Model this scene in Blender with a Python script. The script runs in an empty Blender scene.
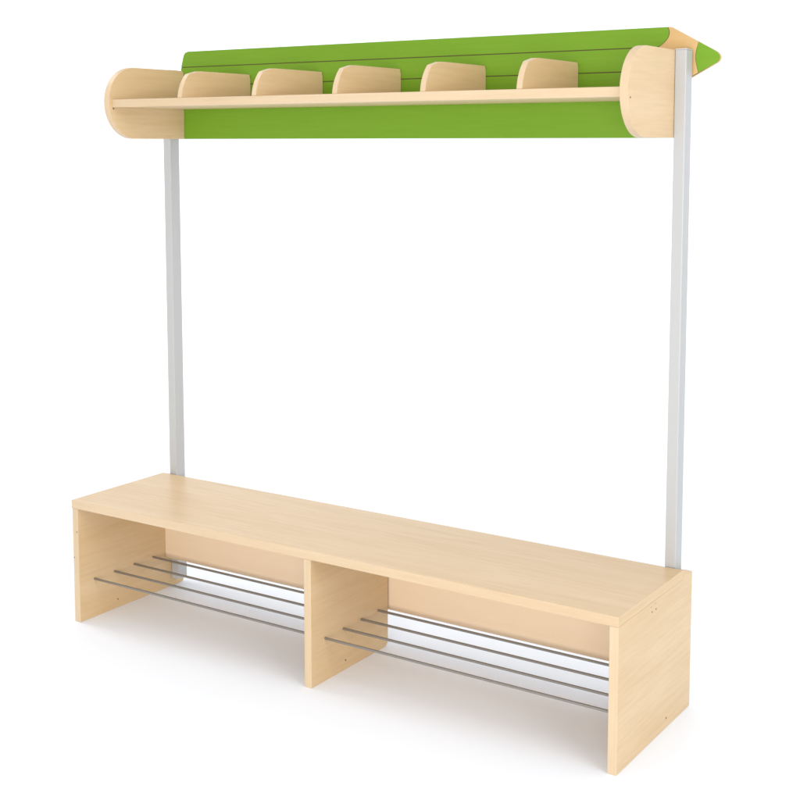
import bpy, bmesh, math, random
from mathutils import Vector, Matrix

random.seed(4)
S = bpy.context.scene
COL = S.collection

# ------------------------------------------------------------------ materials
def new_mat(name):
    m = bpy.data.materials.new(name)
    m.use_nodes = True
    nt = m.node_tree
    b = nt.nodes['Principled BSDF']
    return m, nt, b

def node(nt, kind, **kw):
    n = nt.nodes.new(kind)
    for k, v in kw.items():
        setattr(n, k, v)
    return n

def mixc(nt, fac, a, b, mode='MIX'):
    n = node(nt, 'ShaderNodeMix', data_type='RGBA', blend_type=mode)
    if hasattr(fac, 'links'):
        nt.links.new(fac, n.inputs[0])
    else:
        n.inputs[0].default_value = fac
    for s, v in ((n.inputs[6], a), (n.inputs[7], b)):
        if hasattr(v, 'links'):
            nt.links.new(v, s)
        else:
            s.default_value = (*v, 1)
    return n.outputs[2]

def ramp(nt, src, a, b):
    n = node(nt, 'ShaderNodeMapRange')
    n.inputs['From Min'].default_value = a
    n.inputs['From Max'].default_value = b
    nt.links.new(src, n.inputs['Value'])
    return n.outputs[0]

def wood(name, axis, pale, mid, dark, rough=0.34, strength=1.0):
    """maple laminate, grain running along one axis"""
    m, nt, bs = new_mat(name)
    tc = node(nt, 'ShaderNodeTexCoord')
    oi = node(nt, 'ShaderNodeObjectInfo')
    seed = node(nt, 'ShaderNodeMath', operation='MULTIPLY')
    nt.links.new(oi.outputs['Random'], seed.inputs[0]); seed.inputs[1].default_value = 37.0

    def layer(long_s, cross_s, detail, rough_n, dist=0.0):
        mp = node(nt, 'ShaderNodeMapping')
        sc = [cross_s] * 3
        sc[axis] = long_s
        mp.inputs['Scale'].default_value = sc
        nt.links.new(tc.outputs['Object'], mp.inputs['Vector'])
        nz = node(nt, 'ShaderNodeTexNoise', noise_dimensions='4D')
        nt.links.new(mp.outputs[0], nz.inputs['Vector'])
        nt.links.new(seed.outputs[0], nz.inputs['W'])
        nz.inputs['Scale'].default_value = 1.0
        nz.inputs['Detail'].default_value = detail
        nz.inputs['Roughness'].default_value = rough_n
        nz.inputs['Distortion'].default_value = dist
        return nz.outputs['Fac']
    broad = layer(1.3, 11, 3, .5, .5)          # wide planks of figure
    streak = layer(7, 120, 4, .55, .3)         # fine streaks
    fleck = layer(38, 420, 2, .5)              # short dark pores
    cloud = layer(6, 9, 2, .5)                 # flame, uneven tone
    c = mixc(nt, ramp(nt, broad, .34, .66), pale, mid)
    f = node(nt, 'ShaderNodeMath', operation='MULTIPLY'); f.inputs[1].default_value = .28 * strength
    nt.links.new(ramp(nt, streak, .42, .72), f.inputs[0])
    c = mixc(nt, f.outputs[0], c, dark)
    f2 = node(nt, 'ShaderNodeMath', operation='MULTIPLY'); f2.inputs[1].default_value = .26 * strength
    nt.links.new(ramp(nt, fleck, .58, .78), f2.inputs[0])
    c = mixc(nt, f2.outputs[0], c, dark)
    f3 = node(nt, 'ShaderNodeMath', operation='MULTIPLY'); f3.inputs[1].default_value = .35 * strength
    nt.links.new(ramp(nt, cloud, .4, .7), f3.inputs[0])
    c = mixc(nt, f3.outputs[0], c, mid)
    nt.links.new(c, bs.inputs['Base Color'])
    bs.inputs['Specular IOR Level'].default_value = .3
    rr = node(nt, 'ShaderNodeMapRange')
    rr.inputs['To Min'].default_value = rough - .05; rr.inputs['To Max'].default_value = rough + .09
    nt.links.new(streak, rr.inputs['Value']); nt.links.new(rr.outputs[0], bs.inputs['Roughness'])
    bp = node(nt, 'ShaderNodeBump'); bp.inputs['Strength'].default_value = .012; bp.inputs['Distance'].default_value = .0004
    nt.links.new(streak, bp.inputs['Height']); nt.links.new(bp.outputs[0], bs.inputs['Normal'])
    return m

PALE, MID, DARK = (.632, .470, .285), (.588, .420, .235), (.45, .295, .14)
W_X = wood('maple_laminate_lengthwise', 0, PALE, MID, DARK, .33)
W_Y = wood('maple_laminate_crosswise', 1, PALE, MID, DARK, .36, 1.0)
W_EX = wood('maple_edge_band_lengthwise', 0, (.578, .446, .298), (.542, .406, .260), (.44, .31, .18), .42, .9)
W_EZ = wood('maple_edge_band_upright', 2, (.578, .446, .298), (.542, .406, .260), (.44, .31, .18), .42, .9)
W_BACK = wood('beige_laminate', 0, (.74, .58, .415), (.71, .55, .385), (.64, .48, .325), .42, .35)
W_PENCIL = wood('pencil_wood', 0, (.55, .36, .155), (.52, .33, .14), (.42, .25, .10), .45, .8)

def lacquer(name, col, col2, rough=.38):
    m, nt, bs = new_mat(name)
    tc = node(nt, 'ShaderNodeTexCoord')
    mp = node(nt, 'ShaderNodeMapping'); mp.inputs['Scale'].default_value = (9, 60, 160)
    nt.links.new(tc.outputs['Object'], mp.inputs['Vector'])
    nz = node(nt, 'ShaderNodeTexNoise'); nz.inputs['Scale'].default_value = 1; nz.inputs['Detail'].default_value = 3
    nt.links.new(mp.outputs[0], nz.inputs['Vector'])
    nt.links.new(mixc(nt, ramp(nt, nz.outputs['Fac'], .3, .7), col, col2), bs.inputs['Base Color'])
    bs.inputs['Roughness'].default_value = rough
    bs.inputs['Specular IOR Level'].default_value = .22
    bp = node(nt, 'ShaderNodeBump'); bp.inputs['Strength'].default_value = .05; bp.inputs['Distance'].default_value = .0005
    nt.links.new(nz.outputs['Fac'], bp.inputs['Height']); nt.links.new(bp.outputs[0], bs.inputs['Normal'])
    return m

GREEN = lacquer('green_laminate', (.137, .278, .016), (.147, .291, .019))
ROUTED = lacquer('routed_groove_board', (.10, .085, .03), (.12, .095, .035), .7)

def plain(name, col, rough, metal=0.0, grain=0.0):
    m, nt, bs = new_mat(name)
    bs.inputs['Base Color'].default_value = (*col, 1)
    bs.inputs['Roughness'].default_value = rough
    bs.inputs['Metallic'].default_value = metal
    tc = node(nt, 'ShaderNodeTexCoord')
    nz = node(nt, 'ShaderNodeTexNoise'); nz.inputs['Scale'].default_value = 300; nz.inputs['Detail'].default_value = 2
    nt.links.new(tc.outputs['Object'], nz.inputs['Vector'])
    nt.links.new(mixc(nt, nz.outputs['Fac'], tuple(c * (1 - grain) for c in col), tuple(min(1, c * (1 + grain)) for c in col)), bs.inputs['Base Color'])
    return m

ALU = plain('light_grey_coated_metal', (.41, .41, .405), .36, 0.0, .03)
CAP = plain('grey_plastic', (.50, .49, .48), .45, 0, .03)
STEEL = plain('dull_steel', (.27, .255, .235), .42, .7, .08)
HOLE = plain('dark_screw_hole', (.12, .085, .055), .6, 0, .1)
PLUG = plain('pale_screw_plug', (.42, .31, .19), .5, 0, .1)
PAPER = plain('white_seamless_paper', (.825, .868, .936), .85, 0, .004)

# ------------------------------------------------------------------ mesh helpers
BASE = Vector((.75, .19, 0))
unit = bpy.data.objects.new('cloakroom_bench', None)
COL.objects.link(unit)
unit.location = BASE
unit.empty_display_size = .1
unit['label'] = 'pale maple cloakroom bench with white posts and a green pencil shaped shelf back'
unit['category'] = 'cloakroom bench'

def link(name, bm, mats, parent=unit, smooth=False):
    bmesh.ops.recalc_face_normals(bm, faces=bm.faces)
    me = bpy.data.meshes.new(name)
    bm.to_mesh(me); bm.free()
    for m in mats if isinstance(mats, (list, tuple)) else [mats]:
        me.materials.append(m)
    if smooth:
        for p in me.polygons:
            p.use_smooth = True
    o = bpy.data.objects.new(name, me)
    COL.objects.link(o)
    if parent is not None:
        o.parent = parent
        if parent is unit:
            o.location = -BASE                     # mesh data stays in scene coordinates
    return o

def bevel(bm, w, seg=2):
    es = [e for e in bm.edges if len(e.link_faces) == 2 and e.calc_face_angle(0) > .6]
    bmesh.ops.bevel(bm, geom=es, offset=w, segments=seg, profile=.5, affect='EDGES', clamp_overlap=True)

def box(x0, x1, y0, y1, z0, z1, bv=.0009):
    bm = bmesh.new()
    bmesh.ops.create_cube(bm, size=1)
    for v in bm.verts:
        v.co = Vector(((x0 + x1) / 2 + v.co.x * (x1 - x0), (y0 + y1) / 2 + v.co.y * (y1 - y0), (z0 + z1) / 2 + v.co.z * (z1 - z0)))
    if bv:
        bevel(bm, bv)
    return bm

def prism(pts, axis, a, b, bv=.0009):
    """outline in the two axes other than `axis`, drawn from a to b along it"""
    bm = bmesh.new()
    oth = [i for i in range(3) if i != axis]
    def mk(p, t):
        c = [0, 0, 0]; c[axis] = t; c[oth[0]], c[oth[1]] = p
        return bm.verts.new(c)
    A = [mk(p, a) for p in pts]; B = [mk(p, b) for p in pts]
    bm.faces.new(A); bm.faces.new(B[::-1])
    n = len(pts)
    for i in range(n):
        bm.faces.new((A[i], A[(i + 1) % n], B[(i + 1) % n], B[i]))
    bmesh.ops.recalc_face_normals(bm, faces=bm.faces)
    if bv:
        bevel(bm, bv)
    return bm

def edge_slot(bm, face_axes, slot=1):
    """faces not looking along one of face_axes carry the edge band"""
    bm.normal_update()
    for f in bm.faces:
        if max(abs(f.normal[a]) for a in face_axes) < .8:
            f.material_index = slot

def arc(cx, cz, r, a0, a1, n):
    return [(cx + r * math.cos(math.radians(a0 + (a1 - a0) * i / n)), cz + r * math.sin(math.radians(a0 + (a1 - a0) * i / n))) for i in range(n + 1)]

def tube(p0, p1, r, n=20):
    p0, p1 = Vector(p0), Vector(p1)
    d = p1 - p0
    M = Matrix.Translation((p0 + p1) / 2) @ d.to_track_quat('Z', 'Y').to_matrix().to_4x4()
    bm = bmesh.new()
    bmesh.ops.create_cone(bm, cap_ends=True, segments=n, radius1=r, radius2=r, depth=d.length, matrix=M)
    return bm

def dot(parent, p, axis_dir, r, mat, name='screw_hole', depth=.0012):
    """a small screw head or hole, standing a hair proud of the board"""
    p = Vector(p); d = Vector(axis_dir)
    o = link(name, tube(p - d * .002, p + d * .0005, r, 14), mat, parent)
    return o

# ------------------------------------------------------------------ dimensions (metres)
W, H, TP, TS = 1.5, .3173, .0209, .0192
D, DS = .3300, .3828            # depth of the seat, of the side panels
ZP = H - TP                     # top of the panels under the seat

# bench ------------------------------------------------------------
bm = box(-.0012, W + .0002, 0, D, ZP + .0003, H, .0008)
edge_slot(bm, (2,))
for f in bm.faces:
    if abs(f.normal.x) > .8:
        f.material_index = 2
seat = link('seat_board', bm, [W_X, W_EX, W_Y])

def side_outline(depth, chamfer):
    return [(0.0012, 0), (depth - chamfer, 0)] + arc(depth - chamfer, chamfer, chamfer, -80, 0, 5) + ([(depth, ZP + .0045), (D + .0005, H - .0006), (D + .0005, ZP)] if depth > D else [(depth, ZP)]) + [(0.0012, ZP)]

panels = []
for x0 in (0, W - TS):
    bm = prism(side_outline(DS, .012 if x0 == 0 else .005), 0, x0, x0 + TS)
    edge_slot(bm, (0,))
    panels.append(link('side_panel', bm, [W_Y, W_EZ]))
left_panel, right_panel = panels
bm = prism(side_outline(.3065, .014), 0, .7504 - TS / 2, .7504 + TS / 2)
edge_slot(bm, (0,))
mid_panel = link('middle_panel', bm, [W_Y, W_EZ])

bm = box(TS + .0003, W - TS - .0003, .3118, .3285, .0874, ZP, .0006)
link('back_panel', bm, W_BACK)

XM0, XM1 = .7504 - TS / 2, .7504 + TS / 2
for y in (.0525, .1228, .1937, .2640):
    for xa, xb in ((TS, XM0), (XM1, W - TS)):
        link('shoe_rail', tube((xa - .004, y, .1005), (xb + .004, y, .1005), .0030), STEEL, smooth=False)

# screws
dot(left_panel, (TS, .132, .0225), (1, 0, 0), .0019, HOLE)
dot(mid_panel, (XM1, .1306, .0225), (1, 0, 0), .0022, HOLE)
dot(right_panel, (W, .250, .0222), (1, 0, 0), .0021, HOLE)
for y, z, m in ((.1634, .2773, HOLE), (.1840, .2772, HOLE), (.1600, .2880, PLUG), (.1800, .2900, PLUG)):
    dot(right_panel, (W, y, z), (1, 0, 0), .0016, m)
dot(right_panel, (W - .004, DS, .2388), (0, 1, 0), .003, HOLE)
dot(left_panel, (.0150, .0012, .236), (0, -1, 0), .0016, HOLE)
dot(left_panel, (.0035, .0012, .168), (0, -1, 0), .0016, HOLE)

# posts ------------------------------------------------------------
PF, PB, ZT = .3343, .3690, 1.4088
PXL, PXR, PW = TS + .0004, 1.4562, .0244
for x in (PXL, PXR):
    p = link('post', box(x, x + PW, PF, PB, .0225, ZT - .0025, .0016), ALU)
    link('end_cap', box(x + .0002, x + PW - .0002, PF + .0002, PB - .0002, ZT - .0024, ZT, .0007), CAP, p)

# shelf unit ---------------------------------------------------------
XE0, XE1 = PXL + PW + .0004, PXR - .0004       # outer faces of the end panels
TE = .0172
ZE0, ZE1, YB = 1.2270, 1.4068, .3720
R = (ZE1 - ZE0) / 2
YA = .1005                                      # front of the end panels
outline = [(YB, ZE0), (YB, ZE1 - .006)] + arc(YB - .006, ZE1 - .006, .006, 15, 90, 4) + arc(YA + R, ZE0 + R, R, 90, 270, 40)
ends = []
for x0 in (XE0, XE1 - TE):
    bm = prism(outline, 0, x0, x0 + TE)
    edge_slot(bm, (0,))
    ends.append(link('end_panel', bm, [W_Y, W_EZ]))
XI0, XI1 = XE0 + TE, XE1 - TE
ZS0, ZS1, YS = 1.3050, 1.3246, .1118
bm = box(XI0 + .0002, XI1 - .0002, YS, YB - .0005, ZS0, ZS1, .0008)
bm.normal_update()
for f in bm.faces:
    if f.normal.y < -.6:
        f.material_index = 1
link('shelf', bm, [W_X, W_EX])
dot(ends[0], (XI0, YS + .004, ZS0 - .003), (1, 0, 0), .0022, HOLE)
dot(ends[1], (XE1, .1135, 1.3036), (1, 0, 0), .0019, HOLE)

TD = .0130
gap = (XI1 - XI0 - 5 * TD) / 6
ZD = 1.3905
cz, cy, rd = 1.3155, .2050, .0915
a_top = 180 - math.degrees(math.asin((ZD - cz) / rd))
a_bot = 180 - math.degrees(math.asin((ZS1 + .0002 - cz) / rd))
front = arc(cy, cz, rd, a_top, a_bot, 18)
i_out = [(YB - .001, ZS1 + .0002), (YB - .001, ZD - .012), (YB - .0045, ZD)] + [(cy - .018, ZD)] + [
    (cy - .030, ZD - .0006), (cy - .041, ZD - .0030)] + [p for p in front if p[1] < ZD - .006]
for i in range(5):
    x0 = XI0 + (i + 1) * gap + i * TD
    bm = prism(i_out, 0, x0, x0 + TD, .0008)
    edge_slot(bm, (0,))
    link('divider', bm, [W_Y, W_EZ])

# green board below the shelf, behind the posts
link('back_board', box(PXL + .006, PXR + .002, YB + .0004, YB + .0164, ZE0, 1.3262, .0008), GREEN)

# the pencil: routed board with green facets, a bare wooden cone and a green lead
PY = .3722
Z3, Z2, Z1, Z0 = 1.4570, 1.4161, 1.3669, 1.3270
XL = .0530
G = .0011
def scallop(za, zb, xs, n=14):
    """x(z) through three points (quadratic)"""
    (x0, x1, x2) = xs
    zm = (za + zb) / 2
    out = []
    for i in range(n + 1):
        t = i / n
        x = x0 * (1 - t) * (1 - 2 * t) + 4 * x1 * t * (1 - t) + x2 * t * (2 * t - 1)
        out.append((x, za + (zb - za) * t))
    return out

sc_top = scallop(Z3, Z2, (1.4235, 1.4255, 1.4040))
sc_mid = scallop(Z2, Z1, (1.4040, 1.4290, 1.4040))
sc_bot = scallop(Z1, Z0, (1.4040, 1.4255, 1.4235))
tip = [(1.4300, Z3), (1.5262, 1.4050), (1.5318, 1.4012), (1.5356, 1.3972), (1.5377, 1.3925), (1.5374, 1.3876), (1.5348, 1.3830), (1.5300, 1.3797), (1.4300, Z0)]
left_top = [(.0616, 1.4446), (.0645, 1.4505), (.0690, 1.4546), (.0790, 1.4570)]
left_bot = [(.0790, Z0), (.0690, Z0 + .0024), (.0645, Z0 + .0065), (.0616, Z0 + .0124)]
board_pts = [(XL, Z2), (XL + .001, Z2 + .004)] + left_top + tip + left_bot + [(XL + .001, Z1 - .004), (XL, Z1)]
bm = prism(board_pts, 1, PY + .0016, PY + .0110, .0005)
edge_slot(bm, (1,))
board = link('pencil_board', bm, [ROUTED, W_PENCIL])
F0, F1 = PY, PY + .0019                         # face layer, standing 1.6 mm proud of the routed ground

def inset(pts, dx=0):
    return [(x - dx, z) for x, z in pts]
def facet(name, pts, mat):
    link(name, prism(pts, 1, F0, F1, .0003), mat, board)
t = [(x - G, z) for x, z in sc_top]
t[0] = (t[0][0], Z3); t[-1] = (t[-1][0], Z2 + G)
facet('pencil_facet', [(XL + .0005, Z2 + G)] + left_top + t, GREEN)
mdl = [(x - G, z) for x, z in sc_mid]
mdl[0] = (mdl[0][0], Z2 - G); mdl[-1] = (mdl[-1][0], Z1 + G)
facet('pencil_facet', [(XL, Z1 + G), (XL, Z2 - G)] + mdl, GREEN)
b = [(x - G, z) for x, z in sc_bot]
b[0] = (b[0][0], Z1 - G); b[-1] = (b[-1][0], Z0)
facet('pencil_facet', b + left_bot + [(XL + .0005, Z1 - G)], GREEN)
lead = [(1.4920, 1.4236), (1.4890, 1.4150), (1.4866, 1.4069), (1.4854, 1.3968), (1.4858, 1.3870), (1.4872, 1.3790), (1.4895, 1.3700), (1.4920, 1.3612)]
cone_l = [(x + .0004, z) for x, z in sc_top] + [(x + .0004, z) for x, z in sc_mid[1:]] + [(x + .0004, z) for x, z in sc_bot[1:]]
cone_r = [(x - .0004, z) for x, z in lead]
facet('pencil_cone', cone_l + [tip[-1]] + cone_r[::-1] + [tip[0]], W_PENCIL)
facet('pencil_lead', [(x + .0005, z) for x, z in lead] + tip[1:-1][::-1], GREEN)

# ------------------------------------------------------------------ white sweep the bench stands on
bm = bmesh.new()
YW, RC = 3.4, 1.6
prof = [(-7.0, 0), (YW - RC, 0)] + [(YW - RC + RC * math.sin(math.radians(a)), RC - RC * math.cos(math.radians(a))) for a in range(6, 91, 6)] + [(YW, 6.0)]
rows = []
for y, z in prof:
    rows.append([bm.verts.new((x, y, z)) for x in (-9, 10)])
for a_, b_ in zip(rows, rows[1:]):
    bm.faces.new((a_[0], a_[1], b_[1], b_[0]))
fl = link('floor', bm, PAPER, None, True)
for p in fl.data.polygons:
    pass
fl['kind'] = 'structure'

# ------------------------------------------------------------------ light: white studio, big soft boxes
w = bpy.data.worlds.new('World')
S.world = w
w.use_nodes = True
bg = w.node_tree.nodes['Background']
bg.inputs[0].default_value = (1, .985, .965, 1)
bg.inputs[1].default_value = .84

def area(name, loc, aim, sx, sy, power, col=(1, .995, .985)):
    l = bpy.data.lights.new(name, 'AREA')
    l.shape = 'RECTANGLE'; l.size = sx; l.size_y = sy; l.energy = power; l.color = col
    o = bpy.data.objects.new(name, l)
    COL.objects.link(o)
    o.location = loc
    o.rotation_euler = (Vector(aim) - Vector(loc)).to_track_quat('-Z', 'Y').to_euler()
    return o
area('key_soft_box', (5.0, -1.4, 2.6), (.7, .2, .5), 2.4, 2.6, 72)
area('front_soft_box', (2.5, -4.5, .85), (.6, .2, .25), 3.6, 1.4, 150)
area('overhead_soft_box', (.9, -.9, 4.8), (.7, .2, 0), 3.2, 2.4, 14)
area('background_soft_box', (-3.0, .2, 4.2), (-1.6, 3.4, 1.2), 2.4, 2.0, 90)

# ------------------------------------------------------------------ camera
F, CX, CY = 1304.7787, 409.1216, 278.4972
yaw, pitch, roll = (math.radians(a) for a in (33.2657, -5.9477, -.0149))
fw = Vector((-math.sin(yaw) * math.cos(pitch), math.cos(yaw) * math.cos(pitch), math.sin(pitch)))
rt = Vector((math.cos(yaw), math.sin(yaw), 0))
up = rt.cross(fw)
rt2 = rt * math.cos(roll) + up * math.sin(roll)
up2 = -rt * math.sin(roll) + up * math.cos(roll)
cam = bpy.data.cameras.new('camera')
cam.sensor_width = 36
cam.lens = F / 800 * 36
cam.shift_x = (400 - CX) / 800
cam.shift_y = (CY - 400) / 800
cam.clip_end = 100
co = bpy.data.objects.new('camera', cam)
COL.objects.link(co)
M = Matrix((rt2, up2, -fw)).transposed().to_4x4()
M.translation = Vector((2.4862, -2.2309, 1.2174))
co.matrix_world = M
S.camera = co

S.render.engine = 'CYCLES'
S.cycles.max_bounces = 10
S.cycles.diffuse_bounces = 6
S.cycles.use_denoising = True
S.view_settings.view_transform = 'Standard'
S.view_settings.look = 'None'
S.view_settings.exposure = .06
S.view_settings.gamma = 1
S.render.resolution_x = S.render.resolution_y = 1024
